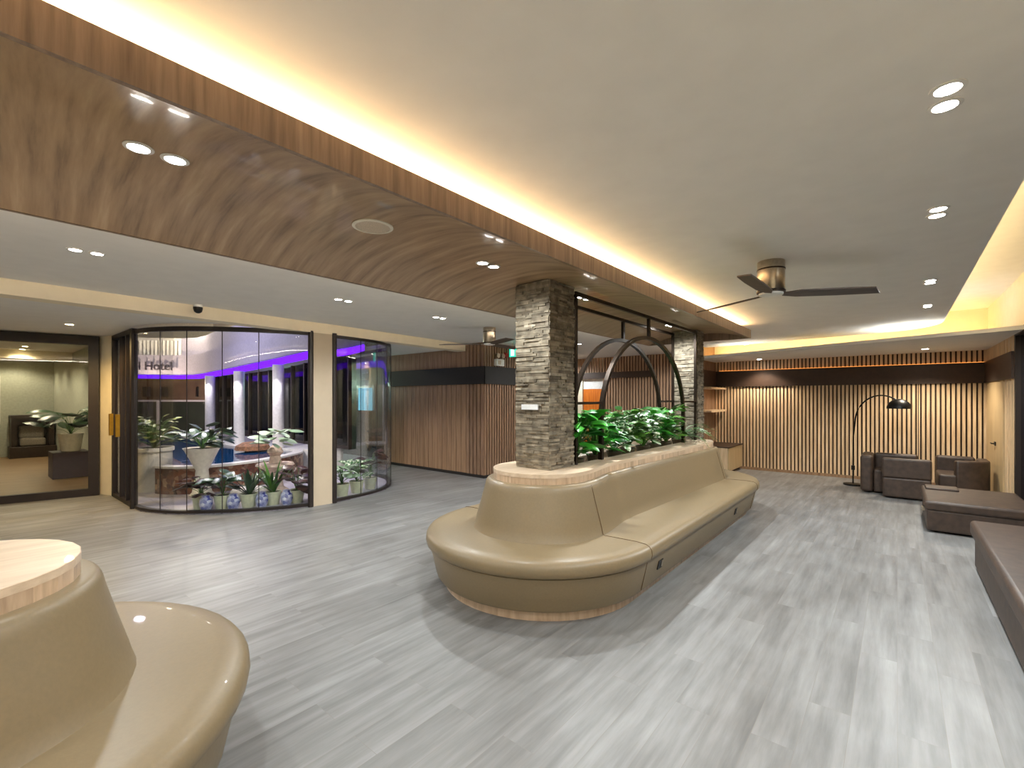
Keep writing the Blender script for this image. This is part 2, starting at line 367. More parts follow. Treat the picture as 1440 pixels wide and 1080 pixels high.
# ---- slatted walls
def slats(mb, a, b, z0, z1, period, frac, depth, nrm):
    a = Vector(a); b = Vector(b); L = (b-a).length; d = (b-a)/L; n = Vector(nrm); k = int(L/period)
    p = L/k; w = p*frac
    for i in range(k):
        s = a+d*(p*(i+.5)-w/2); e = s+d*w
        q = [s, e, e+n*depth, s+n*depth]
        mb.add([(v.x,v.y,z0) for v in q]+[(v.x,v.y,z1) for v in q], [(0,3,2,1),(4,5,6,7),(0,1,5,4),(1,2,6,5),(2,3,7,6),(3,0,4,7)])
    return mb
wb = struct('wall_back', MB().box(-3.5, 1.3, BY+.03, BY+.15, 0, ZU), M['cream'])
part('backing', MB().box(-3.4, RX, BY+.015, BY+.03, 0, 2.62), M['backing'], wb)
part('slats', slats(MB(), (-3.3,BY+.015), (RX,BY+.015), .06, 2.6, .067, .6, .03, (0,-1)), M['slat'], wb)
part('band', MB().box(-3.3, RX, BY-.05, BY-.015, 1.865, 2.225), M['band'], wb)
part('led_or_fill_strip', MB().box(-3.2, RX-.05, BY-.045, BY-.03, 2.226, 2.232), ledmat('band_glow_fill', (255,156,72), .9), wb)  # guessed strip, added to give the slats above an orange glow
part('baseboard', MB().box(-3.3, RX, BY-.022, BY-.015, 0, .06), M['board'], wb)
for x in (-2.02, -1.15, .3):
    part('door_gap', MB().box(x-.006, x+.006, BY-.017, BY-.0155, .06, 1.865), M['backing'], wb)
# floating shelf soffit along the back wall, with its trough light
sh = struct('trim_3', MB().prism([(RX,8.36),(.73,8.56),(-3.3,10.22),(-3.3,BY),(RX,BY)], 2.44, 2.47), M['white'])
part('lip', MB().prism([(RX,8.33),(.73,8.53),(-3.3,10.19),(-3.3,10.24),(.73,8.58),(RX,8.38)], 2.44, 2.49), M['white'], sh)
part('led_or_fill_strip', MB().prism([(RX-.05,11.1),(-3.2,11.2),(-3.2,11.24),(RX-.05,11.14)], 2.47, 2.487), ledmat('led_shelf', (255,214,140), 17), sh)
# right wall
wr = struct('wall_right', MB().box(RX, RX+.12, 8.98, BY+.15, 0, ZU).box(RX, RX+.12, -5.2, 2.0, 0, ZU).box(RX, RX+.12, 2.0, 8.98, 2.5, ZU), M['cream'])
part('slats', slats(MB(), (RX,8.98), (RX,9.72), .06, 2.46, .19, .72, .02, (-1,0)), M['slat'], wr)
part('slats', slats(MB(), (RX,9.72), (RX,BY-.02), 2.24, 2.46, .09, .6, .02, (-1,0)), M['slat'], wr)
part('backing', MB().box(RX-.004, RX, 8.98, 9.73, .06, 2.46), M['backing'], wr)
part('band', MB().box(RX-.05, RX-.021, 8.98, BY-.05, 1.865, 2.225), M['band'], wr)
d2 = struct('door_2', MB().box(RX-.03, RX-.001, 9.75, 11.38, 0.005, 1.865), M['doorbeige'])
part('door_handle', MB().box(RX-.045, RX-.03, 10.36, 10.46, .86, .92).tube([(RX-.07,10.4,.89),(RX-.07,10.54,.89)], .01).tube([(RX-.03,10.4,.89),(RX-.07,10.4,.89)], .009), M['black'], d2)
wn = empty('window_3', (RX,5.5,0), kind='structure')
part('window_frame', MB().box(RX-.02,RX+.1,8.9,8.98,0,2.5).box(RX-.02,RX+.1,2.0,2.08,0,2.5).box(RX-.02,RX+.1,2.08,8.9,2.42,2.5).box(RX-.02,RX+.1,2.08,8.9,0,.06).box(RX-.02,RX+.1,5.45,5.53,.06,2.42), M['frame'], wn)
part('pane', MB().box(RX+.03, RX+.045, 2.08, 8.9, .06, 2.42), M['blackgl'], wn)
led_r = struct('trim_4', MB().box(.3, .36, -5, 8.8, ZC+.05, ZC+.07), ledmat('led_cove', (255,222,160), 12))
struct('trim_4', MB().prism([(.2,9.7),(-3.1,10.25),(-3.1,10.29),(.2,9.74)], ZC+.05, ZC+.07), ledmat('led_cove2', (255,222,160), 12))
# wall behind the camera
struct('wall_front', MB().box(-23.5, 1.4, -5.3, -5.2, 0, ZU), M['cream'])

# ---- slat wall beyond the planter, orange door, lounge side partition
wp = struct('wall_partition', MB().box(-3.5, -3.32, 10.0, BY+.03, 0, ZU), M['board'])
part('slats', slats(MB(), (-3.32,10.0), (-3.32,BY), .06, 2.46, .067, .6, .02, (1,0)), M['slatdark'], wp)
part('band', MB().box(-3.3, -3.26, 10.0, BY-.06, 1.865, 2.225), M['band'], wp)
wc = struct('wall_corridor', MB().box(-6.26, -3.5, BY+.03, BY+.15, 0, ZU).box(-9.7, -6.26, BY+.03, BY+.15, 2.16, ZU).box(-9.7,-6.92,BY+.03,BY+.15,0,2.16), M['cream'])
part('backing', MB().box(-6.26, -3.5, BY+.015, BY+.03, 0, ZL), M['backing'], wc)
part('slats', slats(MB(), (-6.26,BY+.015), (-3.5,BY+.015), .06, ZL-.002, .08, .6, .03, (0,-1)), M['slatdark'], wc)
part('slats', slats(MB(), (-9.7,BY+.03), (-6.27,BY+.03), 2.32, ZL-.002, .08, .6, .04, (0,-1)), M['slatdark'], wc)
part('band', MB().box(-7.6, -4.77, BY-.07, BY-.016, 2.15, 2.31), M['band'], wc)
d3 = struct('door_3', MB().box(-6.9, -6.28, BY+.06, BY+.1, 0, 1.86), M['orange'])
part('door_panel', MB().box(-6.82,-6.36,BY+.05,BY+.06,1.1,1.76).box(-6.82,-6.36,BY+.05,BY+.06,.2,.95), M['orange'], d3)
part('transom', MB().box(-6.9,-6.28,BY+.06,BY+.1,1.86,2.15), M['whitepl'], d3)
single('wall_notice', MB().box(-5.01,-4.69,BY-.025,BY-.016,1.13,1.25), M['whitepl'], (-4.85,BY-.02,1.13), 'small white panel on the slatted wall just above the planter leaves', 'panel')

# ---- walnut slatted block on the left
bx, by = -6.34, 6.78
wl = struct('wall_block', MB().box(-9.7, bx-.03, by+.03, 10.0, 0, ZU), M['board'])
part('backing', MB().box(bx-.03, bx-.022, by+.03, 10.0, 0, ZL).box(-6.85, bx-.03, by+.022, by+.03, 0, 2.715), M['backing'], wl)
part('slats', slats(slats(MB(), (bx-.022,by), (bx-.022,10.0), .06, ZL-.002, .075, .62, .022, (1,0)), (-6.85,by+.022), (bx-.0,by+.022), .06, 2.715, .085, .68, .024, (0,-1)), M['slatblock'], wl)
part('board_panels', slats(MB(), (-9.7,by+.03), (-6.86,by+.03), .06, 2.625, .142, .94, .014, (0,-1)), M['board'], wl)
part('band', MB().box(bx-.0+.002, bx+.03, by-.03, 10.0, 1.885, 2.24).box(-9.7, bx+.03, by-.035, by-.004, 1.885, 2.24), M['darkband'], wl)
part('baseboard', MB().box(-9.7, bx-.022, by+.006, by+.03, 0, .06).box(bx-.022,bx-.004,by+.006,10,0,.06), M['darkband'], wl)
# emergency light and exit sign high on the block
em = empty('emergency_light', (bx+.03,7.19,2.3), 'white emergency light with two round lamp heads above the dark band', 'emergency light')
part('battery_box', MB().box(bx+.003,bx+.08,7.07,7.31,2.26,2.40), M['whitepl'], em, bevel=.008)
part('label_plate', MB().box(bx+.08,bx+.083,7.11,7.2,2.29,2.37), M['grille'], em)
for y in (7.12, 7.27):
    part('lamp_head', MB().tube([(bx+.02,y,2.47),(bx+.09,y,2.47)], .05, 16).tube([(bx+.04,y,2.42),(bx+.04,y,2.39)], .012), M['nickel'], em)
single('fire_bell', MB().tube([(bx+.003,7.42,2.5),(bx+.05,7.42,2.5)], [.06,.05], 18), M['red'], (bx+.003,7.42,2.44), 'red alarm sounder on the slatted wall beside the emergency light', 'alarm', smooth=40)
ex = empty('exit_sign', (-5.84,7.2,2.42), 'glowing green exit sign hanging beside the near stone column', 'sign')
part('sign_panel', MB().box(-6.03,-5.66,7.19,7.22,2.43,2.63), M['exitg'], ex)
part('pictogram', MB().box(-5.99,-5.9,7.187,7.19,2.45,2.61), M['exitw'], ex)
for x in (-5.95,-5.72): part('hanger', MB().bar((x,7.205,2.63),(x,7.205,ZL),.012), M['nickel'], ex)

# ------------------------------------------------------------------ glazing on the left
def frame_rail(pts, w, z0, z1): return MB().wall([(p[0],p[1]) for p in pts], w, z0, z1, 1)
def curved_window(name, F, joints, ends, zt):
    w = empty(name, (F[0][0],F[0][1],0), kind='structure')
    part('head_rail', frame_rail(F, .07, zt, zt+.06), M['frame'], w)
    part('sill_rail', frame_rail(F, .07, 0, .05), M['frame'], w)
    G = F
    part('pane', MB().wall([(p[0],p[1]) for p in F], .01, .05, zt, 1), M['glass'], w, smooth=60)
    for i in joints:
        p = F[i]; part('joint', MB().tube([(p[0],p[1],.05),(p[0],p[1],zt)], .006, 6), M['frame'], w)
    for i in ends:
        p = F[i]; part('post', MB().tube([(p[0],p[1],0),(p[0],p[1],zt+.06)], .04, 8), M['frame'], w)
    return w
curved_window('window_1', FL, [9, 13, 17, 21], [0, -1], 2.53)
curved_window('window_2', FR, [5, 9, 13, 17], [0], 2.53)
# sliding door between pier and curve
sd = empty('door_1', (-9.2,1.7,0), kind='structure')
fr = MB()
for x, w in ((-9.86,.1),(-9.35,.05),(-8.95,.05),(-8.62,.09)): fr.box(x-w/2,x+w/2,1.68,1.75,0,2.6)
fr.box(-9.91,-8.58,1.68,1.75,2.55,2.62).box(-9.91,-8.58,1.68,1.75,0,.06)
part('door_frame', fr, M['frame'], sd)
part('pane', MB().box(-9.81,-8.66,1.71,1.72,.06,2.55), M['glass'], sd)
part('door_handle', MB().box(-9.84,-9.77,1.63,1.68,1.0,1.35).box(-9.38,-9.32,1.63,1.68,1.0,1.35), M['gold'], sd)
# big framed glass wall at the far left
A = Vector((-10.24,1.58)); B = Vector((-10.5,.48)); dd = (A-B).normalized(); E0 = A-dd*5.2
w4 = empty('window_4', (A.x,A.y,0), kind='structure')
def alongA(s): p = A-dd*s; return (p.x, p.y)
def panel(mb, s0, s1, z0, z1, th): return mb.wall([alongA(s0), alongA(s1)], th, z0, z1, 1)
fr = MB(); panel(fr,0,.13,0,2.62,.1); panel(fr,.13,5.2,2.47,2.62,.1); panel(fr,.13,5.2,0,.12,.1); panel(fr,3.0,3.13,.12,2.47,.1)
part('window_frame', fr, M['frame'], w4)
part('pane', panel(MB(), .13, 5.2, .12, 2.47, .012), M['glass'], w4)
struct('wall_left', MB().prism([(-10.24,1.58),(-9.91,1.7),(-9.93,1.85),(-10.3,1.75)], 0, 2.69).prism([alongA(5.2),alongA(5.3),(-11.9,-5.2),(-12.2,-5.2)], 0, 2.69), M['cream'])
# room beyond the left glass
struct('wall_room', MB().box(-18.8,-10.3,1.88,1.95,0,2.9), M['greywall'])
struct('wall_room', MB().box(-18.8,-18.6,-5.2,1.88,0,2.9), M['greywall'])
struct('ceiling', MB().prism([(-10.3,1.7),(-10.55,.45),(-11.9,-5.2),(-18.7,-5.2),(-18.7,1.9),(-10.35,1.9)], 2.7, 2.78), M['white'])
tr5 = struct('trim_5', MB().box(-15.6,-15.3,-5,1.87,2.5,2.7), M['cream'])
M['roomfloor'] = wood('warm_wood_floor', [(104,82,54),(138,110,76),(160,132,96)], 'Y', 1.2, .4)
struct('floor', MB().prism([(-10.32,1.7),(-10.6,.48),(-11.95,-5.2),(-18.6,-5.2),(-18.6,1.88),(-10.32,1.88)], 0, .006), M['roomfloor'])
# ---- courtyard
struct('floor', MB().prism(FL+FR+[(-9.8,8.0),(-22,8.0),(-21.5,3.5),(-10.3,1.86),(-9.93,1.8),(-8.6,1.76)], 0.0, .012), M['tile'])

# ------------------------------------------------------------------ bench islands
def stadium(cx, y0, y1, r, n=20, neck=0):
    # rounded-end outline; 'neck' pinches the straight sides in behind the near end
    pts = []
    def dn(y):
        f = (y-y0)/(y1-y0); a = min(1, max(0, f/.2)); a = a*a*(3-2*a); return neck*a*max(0, 1-max(0, f-.2)/.75)
    for k in range(n+1):
        t = PI+PI*k/n; pts.append((cx+r*math.cos(t), y0+r*math.sin(t)))
    ys = [y0+(y1-y0)*q for q in (.03,.06,.09,.12,.16,.22,.32,.45,.6,.75,.9)]
    if neck: pts += [(cx+r-dn(y), y) for y in ys]
    for k in range(n+1):
        t = PI*k/n; pts.append((cx+r*math.cos(t), y1+r*math.sin(t)))
    if neck: pts += [(cx-r+dn(y), y) for y in ys[::-1]]
    return pts
def sweep(cx, y0, y1, prof, n=20, neck=0): return MB().loft([[(x,y,z) for x,y in stadium(cx,y0,y1,r,n,neck)] for r, z in prof])
def bench(cx, y0, y1, label, outlets, neck=0, hole=None):
    b = empty('island_bench', (cx,(y0+y1)/2,0), label, 'bench')
    part('plinth', sweep(cx,y0,y1,[(.86,0),(.86,.1)],24), M['ledge'], b, smooth=40)
    part('base', sweep(cx,y0,y1,[(.89,.085),(.92,.088),(.935,.11),(.985,.325),(.99,.342),(.975,.352)],24), M['leather'], b, smooth=40)
    part('seat', sweep(cx,y0,y1,[(.97,.352),(1.005,.354),(1.02,.366),(1.027,.40),(1.022,.435),(1.005,.458),(.975,.472),(.90,.478),(.40,.47)],24), M['leather'], b, smooth=40)
    part('backrest', sweep(cx,y0,y1,[(.62,.46),(.605,.48),(.585,.56),(.545,.7),(.51,.83),(.502,.865),(.49,.887),(.472,.897),(.44,.895),(.40,.897)],24,neck), M['leather'], b, smooth=40)
    # wooden ledge edged with upright staves
    st = stadium(cx,y0,y1,.435,14,neck); mb = MB(); n = len(st); ring = []; acc = 0; cur = Vector(st[0])
    for i in range(n):
        a, c = Vector(st[i]), Vector(st[(i+1)%n]); L = (c-a).length
        k = max(1, round(L/.1))
        for q in range(k): ring.append((a.lerp(c, q/k), a.lerp(c, (q+1)/k)))
    for a, c in ring:
        d = (c-a)
        if d.length < 1e-4: continue
        nn = Vector((-d.y, d.x)).normalized()*.03
        ia, ic = a+nn, c+nn
        mb.add([(p.x,p.y,z) for z in (.893,.972) for p in (a,c,ic,ia)], [(0,1,5,4),(4,5,6,7),(0,3,2,1),(2,3,7,6)])
    part('ledge_edge', mb, M['ledge'], b)
    if hole:
        x0, x1, h0, h1 = hole; out = stadium(cx,y0,y1,.437,14,neck)
        inn = [(min(max(x,x0),x1), min(max(y,h0),h1)) for x, y in out]
        rings = [[(x,y,.95) for x,y in out],[(x,y,.981) for x,y in out],[(x,y,.981) for x,y in inn],[(x,y,.897) for x,y in inn]]
        part('ledge_top', MB().loft(rings, cap=False), M['ledgetop'], b)
    else:
        part('ledge_top', sweep(cx,y0,y1,[(.437,.95),(.437,.98),(.434,.982)],14,neck), M['ledgetop'], b, smooth=30)
    pr_b = [(.624,.475),(.609,.48),(.588,.56),(.548,.7),(.508,.84),(.495,.875)]
    pr_s = [(.90,.4805),(.977,.4745),(1.007,.459),(1.024,.435),(1.029,.40),(1.02,.364)]
    pr_w = [(.988,.335),(.938,.11)]
    for sx in (1,-1):
        for yy, nk in ((y0+.02, 0), (y1-.02, 0)):
            for prf in (pr_b,[(.625,.4755)]+pr_s,pr_w):
                part('seam', MB().tube([(cx+sx*r,yy,z) for r,z in prf], .003, 5), M['seam'], b)
    for y in outlets:
        o = part('outlet', MB().bar((cx+.957,y-.045,.24),(cx+.957,y+.045,.24),.03,.075,(.2,0,1)), M['black'], b)
        part('socket', MB().bar((cx+.973,y+.008,.24),(cx+.973,y+.035,.24),.008,.05,(.2,0,1)), M['nickel'], o)
    return b
M['ledgetop'] = wood('maple_top', [(196,172,144),(216,192,164),(230,210,184)], 'Y', 1.2, .35, stretch=8, coat=.2)
bench(-2.47, 3.40, 6.92, 'long tan leather island bench under the two stone columns', [3.72, 6.05], .085, (-2.60,-2.34,3.73,7.0))
bench(-2.63, -3.6, -.09, 'tan leather island bench with rounded end in the near left corner', [])

# ------------------------------------------------------------------ ledgestone columns
def stone_column(x0, x1, y0, y1, z0, z1, label):
    c = empty('stone_column', ((x0+x1)/2,(y0+y1)/2,z0), label, 'column', 'stone columns on the island bench')
    mb = MB(); z = z0
    rnd = random.Random(int(y0*100))
    while z < z1-.004:
        h = min(rnd.choice((.012,.016,.02,.026)), z1-z)
        if z1-z-h < .008: h = z1-z
        for (a, b_, ax) in ((x0,x1,'y0'),(x0,x1,'y1'),(y0,y1,'x0'),(y0,y1,'x1')):
            s = a
            while s < b_-.001:
                L = min(rnd.uniform(.06,.2), b_-s)
                if b_-s-L < .03: L = b_-s
                pz = rnd.uniform(-.004,.014); g = .0015
                if ax[0] == 'y':
                    yy = y0 if ax == 'y0' else y1; sg = -1 if ax == 'y0' else 1
                    p, q = sorted((yy-sg*.03, yy+sg*pz)); mb.box(s, s+L-g, p, q, z, z+h-g)
                else:
                    xx = x0 if ax == 'x0' else x1; sg = -1 if ax == 'x0' else 1
                    p, q = sorted((xx-sg*.03, xx+sg*pz)); mb.box(p, q, s, s+L-g, z, z+h-g)
                s += L
        z += h
    part('stone_cladding', mb, M['stone'], c)
    part('core', MB().box(x0+.01,x1-.01,y0+.01,y1-.01,z0,z1), M['band'], c)
    return c
col1 = stone_column(-2.65,-2.29,3.26,3.65,.982,2.618,'nearer grey ledgestone column carrying a small white plaque')
stone_column(-2.66,-2.29,7.08,7.36,.982,2.618,'farther grey ledgestone column at the far end of the planter')
single('plaque', MB().box(-2.57,-2.39,3.232,3.244,1.5,1.545), M['whitepl'], (-2.48,3.24,1.5), 'small white plaque fixed to the nearer stone column', 'plaque')

# arched metal screens between the columns
def screen(x, label):
    s = empty('arched_screen', (x,5.37,.982), label, 'screen', 'metal screens between the stone columns')
    y0, y1 = 3.69, 7.05; w = .032
    part('top_bar', MB().box(x-w/2,x+w/2,y0,y1,2.555,2.59), M['bronze'], s)
    for y in (y0+.016, y1-.016): part('post', MB().box(x-w/2,x+w/2,y-w/2,y+w/2,.982,2.556), M['bronze'], s)
    ya, yb, zs, zb = 4.19, 6.53, 1.36, .96; c = (ya+yb)/2; a = (yb-ya)/2
    pts = [(ya,.982),(ya,1.18)]+[(c-a*math.cos(PI*k/28), zs+zb*math.sin(PI*k/28)) for k in range(29)]+[(yb,1.18),(yb,.982)]
    rings = []
    for i, (y,z) in enumerate(pts):
        p, q = pts[max(i-1,0)], pts[min(i+1,len(pts)-1)]; d = Vector((q[0]-p[0],q[1]-p[1])).normalized(); n = Vector((-d.y,d.x))*.02
        rings.append([(x-.022,y-n.x,z-n.y),(x+.022,y-n.x,z-n.y),(x+.022,y+n.x,z+n.y),(x-.022,y+n.x,z+n.y)])
    part('arch', MB().loft(rings), M['bronze'], s)
    part('hanger', MB().box(x-.016,x+.016,c-.02,c+.02,zs+zb,2.556), M['bronze'], s)
    for p, q in ((y0+.03,ya-.015),(yb+.015,y1-.03)): part('tie_bar', MB().box(x-.012,x+.012,p,q,1.54,1.565), M['bronze'], s)
screen(-2.305, 'arched dark bronze screen on the lounge side of the planter')
screen(-2.64, 'arched dark bronze screen on the courtyard side of the planter')

# ------------------------------------------------------------------ plants
def leaf(mb, base, az, el, L, W, droop=.5, shape='oval', roll=0, rnd=random, seg=6):
    d = Vector((math.cos(az)*math.cos(el), math.sin(az)*math.cos(el), math.sin(el)))
    side = Vector((-math.sin(az), math.cos(az), 0)); side = Matrix.Rotation(roll, 3, d) @ side
    p = Vector(base); vs = []; fs = []
    for i in range(seg+1):
        t = i/seg
        if shape == 'oval': w = W*math.sin(PI*min(1,(.04+.96*t)))**.7*(1.15-.35*t) if t < 1 else 0
        elif shape == 'heart': w = W*(1-t)**.65*(1.25 if t > .02 else .7)
        else: w = W*(math.sin(PI*(.08+.9*t))**.6)
        up = side.cross(d).normalized()
        vs += [p-side*w/2+up*w*.12, p, p+side*w/2+up*w*.12]
        dd_ = (d+Vector((0,0,-droop*t))).normalized(); p = p+dd_*L/seg
    for i in range(seg):
        a = i*3; fs += [(a,a+1,a+4,a+3),(a+1,a+2,a+5,a+4)]
    mb.add(vs, fs)
def plant_mesh(kind, h, spread, n, seed, W):
    rnd = random.Random(seed); lf, stm = MB(), MB()
    if kind == 'fern':
        for i in range(n):
            az = rnd.uniform(0,2*PI); L = h*rnd.uniform(.8,1.1); el = rnd.uniform(.7,1.4); p = Vector((0,0,0)); pts = [p.copy()]
            for j in range(9):
                el -= .19; p = p+Vector((math.cos(az)*math.cos(el),math.sin(az)*math.cos(el),math.sin(el)))*L/9; pts.append(p.copy())
                if j > 1:
                    for sgn in (-1,1): leaf(lf, p, az+sgn*1.25, .1, W*(1.2-.09*j), W*.28, .3, 'strap', 0, rnd, 2)
            stm.tube(pts, .002, 4)
    elif kind == 'strap':
        for i in range(n):
            az = rnd.uniform(0,2*PI); leaf(lf, (rnd.uniform(-.02,.02),rnd.uniform(-.02,.02),0), az, rnd.uniform(.6,1.4), h*rnd.uniform(.8,1.15), W, rnd.uniform(.3,.9), 'strap', 0, rnd, 8)
        stm.tube([(0,0,-.03),(0,0,.02)], .012, 6)
    else:
        for i in range(n):
            az = i*2.4+rnd.uniform(-.4,.4); f = rnd.uniform(.12,1)**.8; r = spread*math.sqrt(rnd.uniform(.05,1)); z = h*f
            tip = Vector((math.cos(az)*r*.75, math.sin(az)*r*.75, z*.92)); mid = Vector((tip.x*.35,tip.y*.35,z*.55))
            stm.tube([(0,0,0),mid,tip], .004, 5)
            leaf(lf, tip, az+rnd.uniform(-.5,.5), rnd.uniform(-.1,.7), W*rnd.uniform(1.2,1.9), W*rnd.uniform(.75,1.1), rnd.uniform(.5,1.2), kind, rnd.uniform(-.5,.5), rnd)
    return lf, stm
def potted(name, loc, label, kind, lm, h, spread, n, seed, W, pm, pr=.1, ph=.14, group=None, cat='plant', profile=None):
    r = empty(name, loc, label, cat, group)
    pot = part('pot', MB().lathe(profile or [(pr*.72,0),(pr*.76,.005),(pr,ph-.015),(pr*1.06,ph-.012),(pr*1.06,ph),(pr*.94,ph),(pr*.9,ph-.02)], n=24), pm, r, smooth=40, local=True)
    part('soil', MB().lathe([(pr*.9,ph-.02),(pr*.9,ph-.018)], n=20), M['soil'], r, local=True)
    lf, stm = plant_mesh(kind, h, spread, n, seed, W)
    for m_ in (lf, stm): m_.v = [(v[0],v[1],v[2]+ph-.02) for v in m_.v]
    part('foliage', lf, lm, r, smooth=50, local=True); part('stem', stm, M['leafm'], r, smooth=60, local=True)
    return r
G = 'potted plants in the planter between the columns'
Z = .9
for a in [
    ((-2.43,3.90,Z),'glossy bright green broad-leaf plant closest to the nearer column','heart',M['leafg'],.54,.25,60,1,.14),
    ((-2.46,4.34,Z),'large-leaf green plant inside the left foot of the front arch','heart',M['leafg'],.48,.26,60,12,.12),
    ((-2.45,4.76,Z),'white-splashed variegated plant, lower than its green left neighbour','oval',M['leafv'],.44,.24,80,3,.095),
    ((-2.47,5.14,Z),'mid green bushy plant just left of the middle of the planter','oval',M['leafm'],.52,.25,95,4,.085),
    ((-2.45,5.52,Z),'pale speckled plant just right of the middle of the planter','oval',M['leafv'],.46,.25,85,5,.09),
    ((-2.47,5.9,Z),'deep green glossy plant right of the speckled ones','heart',M['leafg'],.50,.25,70,6,.11),
    ((-2.45,6.26,Z),'light green leafy plant beside the right foot of the front arch','oval',M['leafm'],.54,.25,95,7,.095),
    ((-2.45,6.72,Z),'feathery fern with arching fronds against the farther column','fern',M['fern'],.62,.16,34,8,.075)]:
    potted('potted_plant', a[0], a[1], a[2], a[3], a[4], a[5], a[6], a[7], a[8], M['potd'], .085, .11, G)

# ------------------------------------------------------------------ ceiling fittings
def disc(mb, x, y, z, r, h, n=20): return mb.lathe([(r,-h),(r,0)], (x,y), n, z)
def spot(x, y, z, e, ang=165, col=(.92,.98,1), blend=.55, r=.05):
    l = bpy.data.lights.new('downlight_or_fill_beam', 'SPOT'); l.energy = e; l.spot_size = math.radians(ang); l.spot_blend = blend; l.shadow_soft_size = r; l.color = col  # serves the fixtures' beams and the added fill spots alike
    o = bpy.data.objects.new('downlight_or_fill_beam', l); COL.objects.link(o); o.location = (x,y,z); return o
def downlight(x, y, z, label, pair=True, e=30, group=None, mat=None, ang=165, col=(.92,.98,1)):
    r = empty('twin_downlight' if pair else 'downlight', (x,y,z), label, 'ceiling light', group)
    mat = mat or M['lamp']
    if pair:
        for s in (-.062,.062):
            part('trim_ring', MB().lathe([(.052,0),(.052,-.004),(.038,-.006),(.036,0)], (0,s), 24), M['trim'], r, local=True, smooth=30)
            part('lens', disc(MB(),0,s,-.001,.036,.003), mat, r, local=True)
    else:
        part('trim_ring', MB().lathe([(.062,0),(.062,-.005),(.045,-.008),(.045,0)], n=24), M['whitepl'], r, local=True, smooth=30)
        part('lens', disc(MB(),0,0,-.002,.044,.004), mat, r, local=True)
    spot(x, y, z-.02, e, ang, col)
GR, GL, GS = 'downlights along the right of the main ceiling', 'downlights in the ceiling left of the walnut beam', 'downlights in the underside of the walnut beam'
ER, EL, ES = 60, 56, 38
downlight(.1375,2.32,ZC,'twin downlight in the main ceiling nearest the camera',True,56,GR)
downlight(.183,3.72,ZC,'twin downlight in the main ceiling, second from the camera',True,62,GR)
downlight(.238,5.89,ZC,'twin downlight in the main ceiling, third from the camera',True,84,GR)
downlight(.275,7.41,ZC,'twin downlight in the main ceiling, fourth from the camera',True,96,GR)
downlight(.2,9.42,ZC,'downlight at the rounded far corner of the main ceiling',False,50,GR)
downlight(-2.36,10.25,ZC,'downlight at the far edge of the main ceiling beyond the beam end',False,18)
downlight(-2.38,.55,2.622,'twin downlight in the walnut beam nearest the camera',True,26,GS)
downlight(-2.41,2.6224,2.622,'twin downlight in the walnut beam just before the nearer stone column',True,ES,GS)
downlight(-2.46,4.12,2.622,'twin downlight in the walnut beam above the left of the planter',True,75,GS)
downlight(-2.46,6.45,2.622,'twin downlight in the walnut beam above the right of the planter',True,75,GS)
downlight(-4.77,.66,ZL,'leftmost twin downlight in the ceiling left of the walnut beam',True,EL,GL)
downlight(-4.87,2.86,ZL,'twin downlight in the left ceiling in front of the cream pier',True,EL,GL)
downlight(-4.9,4.33,ZL,'twin downlight in the left ceiling nearer the left fan',True,EL,GL)
downlight(-5.05,8.2,ZL,'twin downlight in the left ceiling seen through the arches',True,EL,GL)
downlight(-8.85,1.05,2.63,'round warm downlight above the sliding glass door',False,110,None,M['lampw'],160,(1,.68,.28))
downlight(-2.28,11.05,2.44,'downlight over the left half of the pale slatted wall',False,60,'downlights in the shelf above the slatted wall',None,120,(1,.86,.68))
downlight(.36,10.55,2.44,'downlight over the lounge chairs before the slatted wall',False,85,'downlights in the shelf above the slatted wall',None,130,(1,.88,.7))
spot(-7.2,10.6,2.68,50); spot(-3.9,10.2,2.68,40)  # fill spots added without fixtures to brighten the far left wall
# unseen fill spots without fixtures, added along the rows behind the camera
for x, y, z, e in ((.15,.6,ZC,ER),(.15,-1.6,ZC,ER),(.15,-3.6,ZC,ER),(-2.4,-1.6,2.6,ES),(-2.4,-3.6,2.6,ES),(-4.8,-1.6,ZL,EL),(-4.8,-3.6,ZL,EL)):
    spot(x, y, z-.02, e*.75)
# room beyond the left glass: a line of round lights
for i, (x, y) in enumerate(((-12.6,.98),(-14.2,1.0),(-15.1,1.02),(-16.6,1.05),(-18.0,1.1))):
    downlight(x, y, 2.7, ['round downlight behind the left glass wall, nearest the glass','round downlight behind the left glass wall, second from the glass','round downlight behind the left glass wall, third from the glass','round downlight behind the left glass wall, fourth from the glass','round downlight behind the left glass wall, farthest from the glass'][i], False, 34, 'downlights in the room behind the left glass', M['lampw'], 140, (1,.85,.6))

